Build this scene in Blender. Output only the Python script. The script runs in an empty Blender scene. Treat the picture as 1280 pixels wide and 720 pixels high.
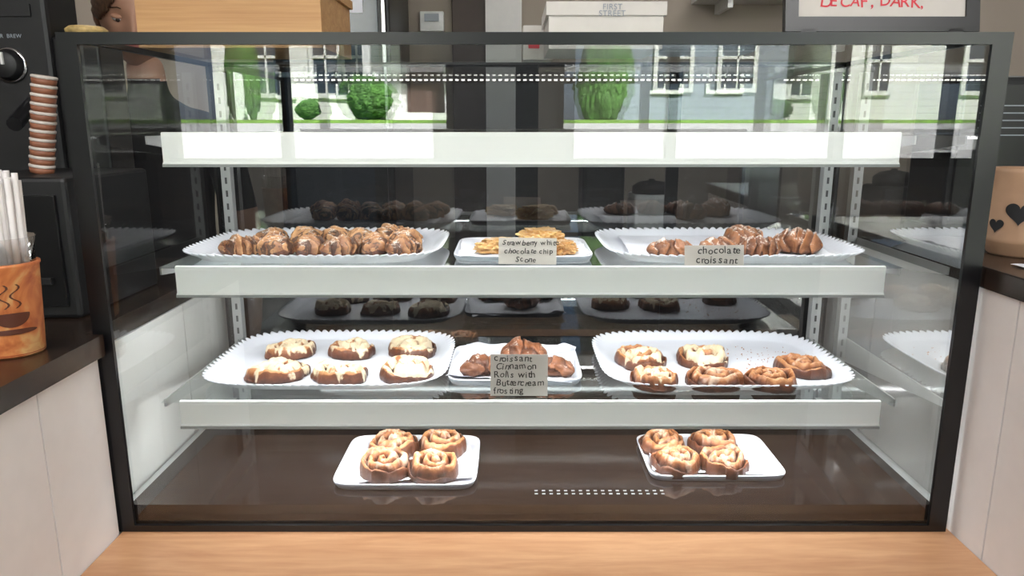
import bpy, bmesh, math, random
from mathutils import Vector, Matrix, noise, Euler
random.seed(7)
scene = bpy.context.scene
try:
    scene.view_settings.view_transform = 'Standard'
except Exception:
    pass
COL = scene.collection
CAMZ = 1.40

# ------------------------------------------------------------------ materials
def lin(c):
    return tuple((x/12.92 if x <= 0.04045 else ((x+0.055)/1.055)**2.4) for x in [v/255 for v in c]) + (1,)

class NT:
    def __init__(s, name):
        s.m = bpy.data.materials.new(name); s.m.use_nodes = True
        s.t = s.m.node_tree; s.n = s.t.nodes; s.l = s.t.links
        s.n.clear()
        s.out = s.n.new('ShaderNodeOutputMaterial')
    def node(s, typ, **kw):
        n = s.n.new(typ)
        for k, v in kw.items():
            if k in n.inputs: n.inputs[k].default_value = v
            else: setattr(n, k, v)
        return n
    def link(s, a, b): s.l.new(a, b)
    def surf(s, sh): s.l.new(sh.outputs[0], s.out.inputs['Surface'])
    def princ(s, **kw):
        b = s.n.new('ShaderNodeBsdfPrincipled')
        for k, v in kw.items(): b.inputs[k].default_value = v
        return b
    def coords(s, scale=(1,1,1), rot=(0,0,0), kind='Object'):
        tc = s.n.new('ShaderNodeTexCoord'); mp = s.n.new('ShaderNodeMapping')
        mp.inputs['Scale'].default_value = scale; mp.inputs['Rotation'].default_value = rot
        s.link(tc.outputs[kind], mp.inputs['Vector']); return mp.outputs[0]
    def ramp(s, fac, stops):
        r = s.n.new('ShaderNodeValToRGB'); e = r.color_ramp.elements
        while len(e) < len(stops): e.new(0.5)
        for i, (p, c) in enumerate(stops):
            e[i].position = p; e[i].color = c
        s.link(fac, r.inputs[0]); return r.outputs[0]
    def mix(s, fac, a, b):
        m = s.n.new('ShaderNodeMix'); m.data_type = 'RGBA'
        for inp, v in ((m.inputs[0], fac), (m.inputs[6], a), (m.inputs[7], b)):
            if isinstance(v, (float, int, tuple)): inp.default_value = v
            else: s.link(v, inp)
        return m.outputs[2]
    def math(s, op, a, b=0.0, clamp=False):
        m = s.n.new('ShaderNodeMath'); m.operation = op; m.use_clamp = clamp
        for inp, v in ((m.inputs[0], a), (m.inputs[1], b)):
            if isinstance(v, (float, int)): inp.default_value = v
            else: s.link(v, inp)
        return m.outputs[0]

def plain(name, c, rough=0.5, metal=0.0, var=0.06, vscale=30, bump=0.0, spec=0.5):
    t = NT(name); b = t.princ(Roughness=rough, Metallic=metal)
    b.inputs['Specular IOR Level'].default_value = spec
    base = lin(c); dk = tuple(x*(1-var*2) for x in base[:3])+(1,)
    nz = t.node('ShaderNodeTexNoise', Scale=vscale, Detail=3.0); t.link(t.coords(), nz.inputs['Vector'])
    t.link(t.ramp(nz.outputs['Fac'], [(0.3, dk), (0.7, base)]), b.inputs['Base Color'])
    if bump:
        bp = t.node('ShaderNodeBump', Strength=bump, Distance=0.002)
        t.link(nz.outputs['Fac'], bp.inputs['Height']); t.link(bp.outputs[0], b.inputs['Normal'])
    t.surf(b); return t.m

def wood(name, c1, c2, scale=(1.2, 14, 14), rough=0.4):
    t = NT(name); b = t.princ(Roughness=rough)
    co = t.coords(scale)
    n1 = t.node('ShaderNodeTexNoise', Scale=2.0, Detail=8.0, Roughness=0.6, Distortion=0.8); t.link(co, n1.inputs['Vector'])
    n2 = t.node('ShaderNodeTexNoise', Scale=9.0, Detail=5.0, Distortion=0.3); t.link(co, n2.inputs['Vector'])
    f = t.math('ADD', t.math('MULTIPLY', n1.outputs['Fac'], 0.7), t.math('MULTIPLY', n2.outputs['Fac'], 0.3))
    t.link(t.ramp(f, [(0.35, lin(c2)), (0.62, lin(c1))]), b.inputs['Base Color'])
    t.surf(b); return t.m

def glass(name, tint, k=1.0, base=0.0, rough=0.0, refl=(1,1,1,1)):
    t = NT(name)
    tr = t.node('ShaderNodeBsdfTransparent', Color=tint)
    gl = t.node('ShaderNodeBsdfGlossy', Roughness=rough, Color=refl)
    fr = t.node('ShaderNodeFresnel', IOR=1.5)
    f = t.math('ADD', t.math('MULTIPLY', fr.outputs[0], k), base, clamp=True)
    mx = t.node('ShaderNodeMixShader'); t.link(f, mx.inputs[0]); t.link(tr.outputs[0], mx.inputs[1]); t.link(gl.outputs[0], mx.inputs[2])
    t.surf(mx); return t.m

def emis(name, c, s):
    t = NT(name); e = t.node('ShaderNodeEmission', Color=lin(c), Strength=s); t.surf(e); return t.m

M = {}
M['black'] = plain('black_frame', (14,14,16), 0.3)
M['blackp'] = plain('black_plastic', (18,18,20), 0.5)
t = NT('price_rail_plastic'); b_ = t.princ(Roughness=0.45); b_.inputs['Base Color'].default_value = lin((250,252,250)); b_.inputs['Specular IOR Level'].default_value = 0.25
tl_ = t.node('ShaderNodeBsdfTranslucent', Color=lin((250,252,250))); mx_ = t.node('ShaderNodeMixShader'); mx_.inputs[0].default_value = 0.12
t.link(b_.outputs[0], mx_.inputs[1]); t.link(tl_.outputs[0], mx_.inputs[2]); t.surf(mx_); M['rail'] = t.m
M['raillip'] = plain('rail_lip', (150,154,154), 0.3)
M['alu'] = plain('aluminium', (176,178,178), 0.35, 0.3, var=0.03)
M['slot'] = plain('slot_dark', (70,70,70), 0.6)
M['front'] = glass('front_glass', (0.97,0.985,0.975,1), 1.9)
M['side'] = glass('side_glass', (0.92,0.95,0.94,1), 0.6, 0.02)
M['shelf'] = glass('shelf_glass', (0.76,0.84,0.82,1), 1.5, 0.05)
M['topg'] = glass('top_glass', (0.88,0.92,0.91,1), 0.4, 0.0)
M['back'] = glass('rear_door_glass', (0.30,0.33,0.34,1), 1.0, 0.08)
M['window'] = glass('window_glass', (0.97,0.98,0.98,1), 0.3)
M['deck'] = plain('deck_laminate', (32,27,26), 0.07, var=0.1)
M['panel'] = plain('white_panel', (232,228,226), 0.5, var=0.02)
M['ledge'] = wood('maple_ledge', (208,162,122), (182,132,94), (1.5, 12, 12), 0.35)
M['woodbox'] = wood('pine_box', (194,150,100), (168,120,74), (1.0, 20, 30), 0.5)
M['counter'] = wood('dark_walnut_counter', (58,44,36), (22,17,15), (1.2, 10, 10), 0.25)
M['tray'] = plain('white_melamine', (236,238,246), 0.25, var=0.01)
M['traygrey'] = plain('tray_rim_grey', (150,156,165), 0.3)
M['paper'] = plain('parchment', (238,239,247), 0.7, var=0.03, vscale=40)
M['card'] = plain('card_stock', (198,191,184), 0.8, var=0.03)
M['ink'] = plain('ink', (14,12,14), 0.7)
M['redink'] = plain('red_ink', (214,60,72), 0.7)
M['led'] = emis('led_chip', (255,252,244), 18)
M['whiteplastic'] = plain('white_plastic', (232,232,230), 0.4)
M['cardboard'] = plain('white_carton', (206,200,194), 0.7, var=0.03)
M['wallb'] = plain('painted_wall_greige', (166,154,142), 0.8, var=0.03, vscale=4)
M['walld'] = plain('slate_wall', (86,88,92), 0.8)
M['ceil'] = plain('ceiling_paint', (225,223,218), 0.9, var=0.02)
M['brown'] = plain('brown_door', (66,48,40), 0.5)
M['floor'] = wood('floor_planks', (120,96,76), (84,64,50), (8, 1.0, 8), 0.5)
M['chrome'] = plain('chrome', (200,200,202), 0.18, 1.0, var=0.02)
M['skin'] = plain('skin', (206,156,130), 0.5, var=0.05, vscale=20)
M['hair'] = plain('hair', (104,74,54), 0.55, var=0.3, vscale=160)
M['shirt'] = plain('black_shirt', (28,28,32), 0.85)
M['jeans'] = plain('jeans', (44,56,84), 0.85)
M['eyew'] = plain('eye_white', (215,210,206), 0.3)
M['iris'] = plain('iris', (60,42,30), 0.3)
M['lip'] = plain('lips', (186,98,92), 0.45)
M['mug'] = plain('beige_stoneware', (170,134,106), 0.35, var=0.1, vscale=15)
M['orange'] = None

# ------------------------------------------------------------------ mesh helpers
def link(o, parent=None):
    COL.objects.link(o)
    if parent: o.parent = parent
    return o
def empty(name, loc=(0,0,0)):
    e = bpy.data.objects.new(name, None); e.location = loc; e.empty_display_size = 0.05; COL.objects.link(e); return e
def mesh(name, verts, faces, mats, parent=None, smooth=False, loc=(0,0,0), rot=(0,0,0)):
    me = bpy.data.meshes.new(name); me.from_pydata(verts, [], faces); me.update()
    for m in (mats if isinstance(mats, (list, tuple)) else [mats]): me.materials.append(m)
    if smooth:
        for p in me.polygons: p.use_smooth = True
    o = bpy.data.objects.new(name, me); o.location = loc; o.rotation_euler = rot
    return link(o, parent)
def box(name, x0, x1, y0, y1, z0, z1, m, parent=None, bevel=0.0):
    bm = bmesh.new(); bmesh.ops.create_cube(bm, size=1)
    c = Vector(((x0+x1)/2, (y0+y1)/2, (z0+z1)/2))
    for v in bm.verts: v.co = Vector((v.co.x*(x1-x0), v.co.y*(y1-y0), v.co.z*(z1-z0)))
    if bevel: bmesh.ops.bevel(bm, geom=bm.edges[:], offset=bevel, segments=2, affect='EDGES', profile=0.5)
    me = bpy.data.meshes.new(name); bm.to_mesh(me); bm.free(); me.materials.append(m)
    o = bpy.data.objects.new(name, me)
    o.location = c - (parent.location if parent else Vector((0,0,0)))
    return link(o, parent)
def boxes(name, lst, m, parent=None):
    V, F = [], []
    for (x0,x1,y0,y1,z0,z1) in lst:
        b = len(V)
        V += [(x0,y0,z0),(x1,y0,z0),(x1,y1,z0),(x0,y1,z0),(x0,y0,z1),(x1,y0,z1),(x1,y1,z1),(x0,y1,z1)]
        F += [tuple(b+i for i in f) for f in ((0,3,2,1),(4,5,6,7),(0,1,5,4),(1,2,6,5),(2,3,7,6),(3,0,4,7))]
    return mesh(name, V, F, m, parent)
def quad(name, pts, m, parent=None): return mesh(name, pts, [(0,1,2,3)], m, parent)
def lathe(name, prof, m, parent=None, loc=(0,0,0), seg=48, rot=(0,0,0), smooth=True):
    V, F = [], []
    n = len(prof)
    for (r, z) in prof:
        for i in range(seg):
            a = 2*math.pi*i/seg; V.append((r*math.cos(a), r*math.sin(a), z))
    for j in range(n-1):
        for i in range(seg):
            i2 = (i+1) % seg
            F.append((j*seg+i, j*seg+i2, (j+1)*seg+i2, (j+1)*seg+i))
    F.append(tuple(range(seg-1, -1, -1)))
    return mesh(name, V, F, m, parent, smooth, loc, rot)
def tube(name, pts, r, m, parent=None, seg=8):
    cu = bpy.data.curves.new(name, 'CURVE'); cu.dimensions = '3D'; cu.bevel_depth = r; cu.bevel_resolution = 3; cu.use_fill_caps = True
    sp = cu.splines.new('POLY'); sp.points.add(len(pts)-1)
    for p, q in zip(sp.points, pts): p.co = (*q, 1)
    cu.materials.append(m); o = bpy.data.objects.new(name, cu); return link(o, parent)
def text(name, body, size, loc, m, parent=None, rot=(math.pi/2,0,0), shear=0.05, align='LEFT', sp=1.0):
    cu = bpy.data.curves.new(name, 'FONT'); cu.body = body; cu.size = size; cu.shear = shear; cu.align_x = align
    cu.extrude = 0.0001; cu.offset = size*0.004; cu.space_line = sp; cu.space_character = 1.08
    cu.materials.append(m); o = bpy.data.objects.new(name, cu); o.location = loc; o.rotation_euler = rot
    return link(o, parent)
def handwrite(name, body, size, loc, m, parent):
    x, y, z = loc; n = 0
    for ch in body:
        adv = 0.30 if ch in 'iltfrj,' else 0.30 if ch == ' ' else 0.84 if ch in 'mwM' else 0.66 if ch.isupper() else 0.55
        if ch != ' ':
            cu = bpy.data.curves.new(name, 'FONT'); cu.body = ch; cu.size = size*random.uniform(0.94, 1.10); cu.shear = random.uniform(-0.05, 0.22)
            cu.extrude = 0.0001; cu.offset = size*0.006; cu.materials.append(m)
            o = bpy.data.objects.new('%s_%d' % (name, n), cu); o.location = (x, y, z+random.uniform(-0.06,0.06)*size)
            o.rotation_euler = (math.pi/2, math.radians(random.uniform(-9,9)), 0); link(o, parent); n += 1
        x += adv*size

# ------------------------------------------------------------------ room shell
box('floor', -3.4, 3.8, -2.6, 3.4, -0.1, 0.0, M['floor'])
box('ceiling', -3.4, 3.8, -2.6, 3.4, 3.0, 3.1, M['ceil'])
box('wall_back', -3.4, 3.8, 3.3, 3.4, 0, 3.0, M['wallb'])
box('wall_left', -3.5, -3.4, -2.6, 3.4, 0, 3.0, M['wallb'])
box('wall_right', 3.8, 3.9, -2.6, 3.4, 0, 3.0, M['wallb'])
wf = empty('wall_front')
SILL, HEAD = 1.15, 2.75
boxes('wall_sections', [(-3.4,3.8,-2.6,-2.5,0,SILL), (-3.4,3.8,-2.6,-2.5,HEAD,3.0),
      (-3.4,-2.05,-2.6,-2.5,SILL,HEAD), (-0.42,0.32,-2.6,-2.5,SILL,HEAD), (3.3,3.8,-2.6,-2.5,SILL,HEAD)], M['walld'], wf)
for i, (a, b, mull) in enumerate([(-2.05,-0.42,[-1.35]), (0.32,3.3,[0.95,1.95,2.6])]):
    w = empty('window_%d' % (i+1))
    L = [(a,b,-2.59,-2.51,SILL,SILL+0.05),(a,b,-2.59,-2.51,HEAD-0.05,HEAD),(a,a+0.05,-2.59,-2.51,SILL,HEAD),(b-0.05,b,-2.59,-2.51,SILL,HEAD)]
    for q in mull: L.append((q-0.03,q+0.03,-2.59,-2.51,SILL,HEAD))
    boxes('frame', L, M['blackp'], w)
    quad('pane', [(a,-2.55,SILL),(b,-2.55,SILL),(b,-2.55,HEAD),(a,-2.55,HEAD)], M['window'], w)
    pl = bpy.data.lights.new('daylight_portal','AREA'); pl.shape='RECTANGLE'; pl.size=b-a; pl.size_y=HEAD-SILL; pl.energy=1
    try: pl.cycles.is_portal = True
    except Exception: pl.energy = 0
    po = bpy.data.objects.new('daylight_portal', pl); po.location=((a+b)/2,-2.49,(SILL+HEAD)/2); po.rotation_euler=(math.radians(90),0,0); link(po, w)
# added ceiling fill lamps with housings, out of view, to brighten counter and case
for i, (x, y) in enumerate([(-1.4,-1.3),(1.4,-1.3),(0,-1.0),(-1.5,2.2),(1.5,2.2)]):
    p = empty('ceiling_fill_lamp'); p.location = (x,y,2.98)
    boxes('housing', [(-0.62,0.62,-0.17,-0.15,-0.03,0.015),(-0.62,0.62,0.15,0.17,-0.03,0.015),(-0.62,-0.6,-0.15,0.15,-0.03,0.015),(0.6,0.62,-0.15,0.15,-0.03,0.015)], M['whiteplastic'], p)
    l = bpy.data.lights.new('panel_light','AREA'); l.shape='RECTANGLE'; l.size=1.18; l.size_y=0.28; l.energy = 44 if y<1 else 16; l.color=(1,0.985,0.97)
    o = bpy.data.objects.new('panel_light', l); o.location=(0,0,-0.01); link(o,p)

# ------------------------------------------------------------------ outdoors
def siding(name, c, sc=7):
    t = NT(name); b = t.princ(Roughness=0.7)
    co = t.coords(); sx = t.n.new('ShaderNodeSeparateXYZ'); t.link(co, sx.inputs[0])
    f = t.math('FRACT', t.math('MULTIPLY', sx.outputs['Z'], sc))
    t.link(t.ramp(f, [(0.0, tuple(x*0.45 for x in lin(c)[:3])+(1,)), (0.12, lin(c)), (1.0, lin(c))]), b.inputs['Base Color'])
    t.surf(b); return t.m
M['sidw'] = siding('white_siding', (235,235,232)); M['sidb'] = siding('grey_siding', (128,138,150))
M['grass'] = plain('grass', (110,150,60), 0.9, var=0.2, vscale=8, bump=0.5)
M['leaf'] = plain('foliage', (72,120,42), 0.8, var=0.35, vscale=6, bump=0.6)
M['road'] = plain('asphalt', (150,150,150), 0.9)
M['conc'] = plain('concrete', (200,198,192), 0.9)
M['roof'] = plain('shingles', (80,78,80), 0.9)
M['wglass'] = plain('house_window_glass', (60,70,80), 0.08)
def slab(name, y0, z0, y1, z1, m, x0=-30, x1=30):
    mesh(name, [(x0,y0,z0),(x1,y0,z0),(x1,y1,z1),(x0,y1,z1),(x0,y0,z0-0.3),(x1,y0,z0-0.3),(x1,y1,z1-0.3),(x0,y1,z1-0.3)],
         [(0,1,2,3),(7,6,5,4),(0,4,5,1),(1,5,6,2),(2,6,7,3),(3,7,4,0)], m)
slab('sidewalk', -2.65, 0.0, -4.5, 0.35, M['conc'])
slab('street', -4.5, 0.33, -11.0, 1.42, M['road'])
slab('lawn', -11.0, 1.48, -40, 1.48, M['grass'])
def house(x0, x1, yf, depth, z0, h, m, wins, door=None):
    p = empty('house'); p.location = (x0, yf, z0)
    w = x1-x0
    V = [(0,0,0),(w,0,0),(w,-depth,0),(0,-depth,0),(0,0,h),(w,0,h),(w,-depth,h),(0,-depth,h)]
    mesh('walls', V, [(0,1,5,4),(1,2,6,5),(2,3,7,6),(3,0,4,7)], m, p)
    mesh('roof', [(-0.3,0.3,h-0.1),(w+0.3,0.3,h-0.1),(w+0.3,-depth/2,h+1.8),(-0.3,-depth/2,h+1.8),(-0.3,-depth-0.3,h-0.1),(w+0.3,-depth-0.3,h-0.1)],
         [(0,1,2,3),(3,2,5,4),(0,3,4),(1,5,2)], M['roof'], p)
    F, G = [], []
    for (a,b,c,d) in wins:
        G.append((a,b,-0.05,0.02,c,d))
        F += [(a-0.09,a,-0.05,0.06,c-0.09,d+0.09),(b,b+0.09,-0.05,0.06,c-0.09,d+0.09),(a,b,-0.05,0.06,c-0.09,c),(a,b,-0.05,0.06,d,d+0.09),
              (a,b,-0.05,0.05,(c+d)/2-0.03,(c+d)/2+0.03),((a+b)/2-0.02,(a+b)/2+0.02,-0.05,0.05,c,d)]
    boxes('window_glass', G, M['wglass'], p); boxes('window_trim', F, M['whiteplastic'], p)
    if door:
        a,b = door
        boxes('front_door', [(a,b,-0.03,0.05,0.1,2.1)], M['brown'], p)
        boxes('porch', [(a-0.6,b+0.6,0,1.2,0,0.15)] + [(q-0.07,q+0.07,1.0,1.14,0.15,2.4) for q in (a-0.5,b+0.5)] + [(a-0.8,b+0.8,0,1.3,2.4,2.55)], M['whiteplastic'], p)
house(-6.2, -0.9, -14, 6, 1.481, 4.5, M['sidw'], [(0.9,1.35,0.55,2.0),(2.1,2.6,0.55,2.0),(2.75,3.25,0.55,2.0)], (3.9,4.7))
house(2.4, 6.2, -15, 6, 1.481, 4.5, M['sidb'], [(0.8,1.5,0.7,2.0),(2.2,2.9,0.7,2.0)])
house(6.6, 12.0, -14, 6, 1.481, 4.5, M['sidw'], [(0.8,1.2,0.6,1.8),(2.8,3.5,0.6,1.8)])
def blob(name, x, y, z, rx, rz, cone=False, seed=0):
    bm = bmesh.new(); bmesh.ops.create_icosphere(bm, subdivisions=5, radius=1)
    for v in bm.verts:
        c = v.co.copy()
        if cone: k = (1-(c.z+1)/2)*0.75+0.25; c.x*=k; c.y*=k
        n = noise.noise(c*4+Vector((seed,0,0)))*0.12+noise.noise(c*13)*0.10
        c *= 1+n
        v.co = Vector((c.x*rx, c.y*rx, max(0.0, c.z*rz+rz*0.93)))
    me = bpy.data.meshes.new(name); bm.to_mesh(me); bm.free(); me.materials.append(M['leaf'])
    o = bpy.data.objects.new(name, me); o.location=(x,y,z); link(o)
blob('conical_evergreen_tree', -5.0, -12.3, 1.481, 0.42, 1.3, True, 1)
blob('conical_evergreen_tree', 1.75, -12.3, 1.481, 0.72, 1.35, True, 2)
blob('round_bush', -2.75, -12.3, 1.481, 0.50, 0.42, False, 3)
blob('round_bush', -4.0, -12.5, 1.481, 0.35, 0.22, False, 4)

# world + sun
w = bpy.data.worlds.new('World'); scene.world = w; w.use_nodes = True
nt = w.node_tree; nt.nodes.clear()
o_ = nt.nodes.new('ShaderNodeOutputWorld'); bg = nt.nodes.new('ShaderNodeBackground'); sky = nt.nodes.new('ShaderNodeTexSky')
sky.sky_type = 'HOSEK_WILKIE'; sky.sun_direction = (0.3, 0.55, 0.78); sky.turbidity = 6
bg.inputs['Strength'].default_value = 6.5
nt.links.new(sky.outputs[0], bg.inputs[0]); nt.links.new(bg.outputs[0], o_.inputs[0])
s = bpy.data.lights.new('sun','SUN'); s.energy = 52; s.angle = 0.01; s.color=(1,0.98,0.95)
so = bpy.data.objects.new('sun', s); so.rotation_euler = Vector((0.3,0.55,0.78)).to_track_quat('Z','Y').to_euler(); link(so)

# ------------------------------------------------------------------ counters, ledge
PL, PR = -0.580, 0.652
LZ = 0.81
ld = empty('wooden_ledge')
box('ledge_board', PL+0.001, PR-0.001, 0.66, 1.52, LZ-0.04, LZ, M['ledge'], ld, 0.002)
box('front_panel', PL+0.001, PR-0.001, 0.70, 0.72, 0, LZ-0.04, M['panel'], ld)
CLT = 1.115
cl = empty('service_counter')
boxes('countertop', [(-1.9, PL+0.012, 0.45, 0.995, CLT-0.03, CLT),(-1.9,-0.594,0.995,1.60,CLT-0.03,CLT)], M['counter'], cl)
box('carcass', -1.88, PL-0.018, 0.47, 1.58, 0, CLT-0.03, M['panel'], cl)
boxes('cladding_boards', [(PL-0.018, PL if b < 1.0 else PL-0.012, a, b-0.003, 0, CLT-0.031) for a, b in ((0.47,0.70),(0.70,0.86),(0.86,0.998),(0.998,1.3),(1.3,1.58))], M['panel'], cl)
CRT = 1.21
cr = empty('service_counter')
box('countertop', PR-0.006, 2.0, 0.45, 1.60, CRT-0.03, CRT, M['counter'], cr, 0.002)
box('carcass', PR+0.018, 1.98, 0.47, 1.58, 0, CRT-0.03, M['panel'], cr)
boxes('cladding_boards', [(PR, PR+0.018, a, b-0.003, 0, CRT-0.031) for a, b in ((0.47,0.78),(0.78,0.93),(0.93,1.02),(1.02,1.3),(1.3,1.58))], M['panel'], cr)

# ------------------------------------------------------------------ display case
CX = 0.029; HW = 0.614
X0, X1 = CX-HW, CX+HW
YF, YB = 1.0, 1.49
ZB, ZT = LZ, 1.5155
FD = 0.006
dc = empty('pastry_display_case')
boxes('front_frame', [(X0,X0+0.026,YF,YF+FD,ZB,ZT),(X1-0.026,X1,YF,YF+FD,ZB,ZT),(X0+0.026,X1-0.026,YF,YF+FD,ZT-0.015,ZT),(X0+0.026,X1-0.026,YF,YF+FD,ZB,ZB+0.010)], M['black'], dc)
boxes('rear_frame', [(X0,X0+0.022,YB-0.014,YB,ZB,ZT),(X1-0.022,X1,YB-0.014,YB,ZB,ZT),(X0,X1,YB-0.014,YB,ZT-0.008,ZT),(X0,X1,YB-0.014,YB,ZB,ZB+0.03),(CX-0.022,CX+0.022,YB-0.012,YB,ZB,ZT),
      (CX-0.30,CX-0.275,YB-0.005,YB,ZB,ZT),(CX+0.275,CX+0.30,YB-0.005,YB,ZB,ZT)], M['black'], dc)
boxes('side_trim', [(X0,X0+0.008,YF+FD,YB-0.02,ZT-0.008,ZT),(X1-0.008,X1,YF+FD,YB-0.02,ZT-0.008,ZT)], M['black'], dc)
boxes('side_base_trim', [(X0,X0+0.012,YF+0.02,YB-0.02,ZB,ZB+0.032),(X1-0.012,X1,YF+0.02,YB-0.02,ZB,ZB+0.032)], M['alu'], dc)
quad('front_pane', [(X0+0.02,YF+0.007,ZB+0.01),(X1-0.02,YF+0.007,ZB+0.01),(X1-0.02,YF+0.007,ZT-0.01),(X0+0.02,YF+0.007,ZT-0.01)], M['front'], dc)
for nm, x in (('side_pane_left', X0+0.004), ('side_pane_right', X1-0.004)):
    quad(nm, [(x,YF+0.01,ZB),(x,YB-0.01,ZB),(x,YB-0.01,ZT-0.006),(x,YF+0.01,ZT-0.006)], M['side'], dc)
quad('rear_sliding_door', [(X0+0.006,YB-0.015,ZB),(X1-0.006,YB-0.015,ZB),(X1-0.006,YB-0.015,ZT-0.004),(X0+0.006,YB-0.015,ZT-0.004)], M['back'], dc)
quad('top_pane', [(X0+0.002,YF+FD,ZT-0.001),(X1-0.002,YF+FD,ZT-0.001),(X1-0.002,YB,ZT-0.001),(X0+0.002,YB,ZT-0.001)], M['topg'], dc)
DZ = 0.843
box('deck', X0+0.012, X1-0.012, YF+0.02, YB-0.02, ZB+0.001, DZ, M['deck'], dc)
boxes('deck_vent_slots', [(0.035+i*0.0115, 0.040+i*0.0115, 1.052+j*0.010, 1.0550+j*0.010, DZ, DZ+0.0004) for i in range(18) for j in range(2)], M['alu'], dc)
SX0, SX1 = -0.512, 0.568
SH = [(1.389, 1.11, 0.049), (1.1897, 1.113, 0.047), (0.9844, 1.083, 0.043)]
def led_strip(y, z, name='led_strip', en=3.6, x0=SX0, x1=SX1):
    boxes(name+'_housing', [(x0,x1,y-0.006,y+0.006,z,z+0.003)], M['alu'], dc)
    n = int((x1-x0-0.02)/0.0155)
    boxes(name, [(x0+0.01+i*0.0155, x0+0.018+i*0.0155, y-0.003, y+0.004, z-0.0035, z) for i in range(n)], M['led'], dc)
    if en:
        l = bpy.data.lights.new(name+'_light','AREA'); l.shape='RECTANGLE'; l.size=1.04; l.size_y=0.01; l.energy=en; l.color=(0.97,0.98,1)
        ob = bpy.data.objects.new(name+'_light', l); ob.location=(CX-0.01, y+0.004, z-0.005); ob.rotation_euler=(math.radians(25),0,0); link(ob, dc)
led_strip(YF+0.016, ZT-0.005, en=0, x0=X0+0.03, x1=X1-0.03)
for i, (z, yf, h) in enumerate(SH):
    n = 'shelf_%d_' % (i+1)
    quad(n+'glass', [(SX0-0.03,yf,z-0.004),(SX1+0.03,yf,z-0.004),(SX1+0.03,1.446,z-0.004),(SX0-0.03,1.446,z-0.004)], M['shelf'], dc)
    pr = [(0.0,0.0),(-0.003,-0.001),(-0.0035,-0.006),(-0.0032,-h*0.5),(-0.0035,-h+0.006),(-0.006,-h+0.004),(-0.006,-h),(0.003,-h),(0.003,0.0)]
    V = [(x, yf+a, z+b) for x in (SX0,SX1) for a, b in pr]; k = len(pr)
    F = [(j, (j+1)%k, k+(j+1)%k, k+j) for j in range(k)] + [tuple(range(k-1,-1,-1)), tuple(range(k,2*k))]
    mesh(n+'price_rail', V, F, M['rail'], dc)
    boxes(n+'rail_lip', [(SX0,SX1,yf-0.0075,yf-0.006,z-h-0.001,z-h+0.003)], M['raillip'], dc)
    led_strip(yf+0.014, z-0.016, n+'led', 1.8 if i == 0 else 2.9)
    V, F = [], []
    for x in (SX0-0.033, SX1+0.033):
        b = len(V)
        for dx in (-0.0015, 0.0015):
            V += [(x+dx,yf+0.02,z-0.006),(x+dx,1.445,z-0.006),(x+dx,1.445,z-0.055),(x+dx,yf+0.02,z-0.018)]
        F += [tuple(b+q for q in f) for f in ((0,1,2,3),(7,6,5,4),(0,4,5,1),(1,5,6,2),(2,6,7,3),(3,7,4,0))]
    mesh(n+'brackets', V, F, M['alu'], dc)
P, S = [], []
for x in (X0+0.024, X1-0.042):
    P.append((x, x+0.018, 1.447, 1.465, DZ, ZT-0.02))
    z = DZ+0.02
    while z < ZT-0.05:
        S.append((x+0.007, x+0.011, 1.4462, 1.4475, z, z+0.012)); z += 0.025
boxes('slotted_standards', P, M['alu'], dc); boxes('standard_slots', S, M['slot'], dc)

# ------------------------------------------------------------------ trays
def rrect(n, a, b, p=5.0):
    out = []
    for i in range(n):
        t = 2*math.pi*i/n; c, s_ = math.cos(t), math.sin(t)
        r = (abs(c)**p+abs(s_)**p)**(-1/p); out.append((a*c*r, b*s_*r))
    return out
def scalloped_tray(name, x, y, z, w, d, rz=0.0, h=0.016):
    n = 480; a, b = w/2, d/2; V, F = [], []
    base = rrect(n, 1, 1, 4.8)
    pts = [(a*u, b*v) for u, v in base]; L=[0]
    for i in range(n): L.append(L[-1]+math.dist(pts[i], pts[(i+1)%n]))
    K = round(L[-1]/0.0145)
    rings = [(0.0,0.003,0),(0.6,0.003,0),(0.84,0.0035,0),(0.875,0.006,0.1),(0.93,h*0.72,0.35),(0.97,h*0.92,0.8),(0.995,h,1.0),(1.0,h-0.001,1.0),(0.99,h-0.003,1.0),(0.92,h*0.45,0),(0.86,0.0,0),(0.5,0.0,0)]
    for (s_, zz, sc) in rings:
        off = (1-s_)*min(a,b)
        for i in range(n):
            ph = L[i]/L[-1]*K
            e = abs(math.sin(math.pi*ph))
            kx = (a-off)/a if s_>0.5 else s_; ky = (b-off)/b if s_>0.5 else s_
            px, py = pts[i][0]*kx, pts[i][1]*ky
            ln = math.hypot(px,py) or 1
            o = sc*0.008*(e-0.5)
            V.append((px+px/ln*o, py+py/ln*o, zz + sc*0.004*(e-0.5)))
    for j in range(len(rings)-1):
        for i in range(n):
            i2=(i+1)%n; F.append((j*n+i,j*n+i2,(j+1)*n+i2,(j+1)*n+i))
    F.append(tuple(range((len(rings)-1)*n, len(rings)*n)))
    return mesh(name, V, F, M['tray'], None, True, (x,y,z), (0,0,rz))
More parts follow.
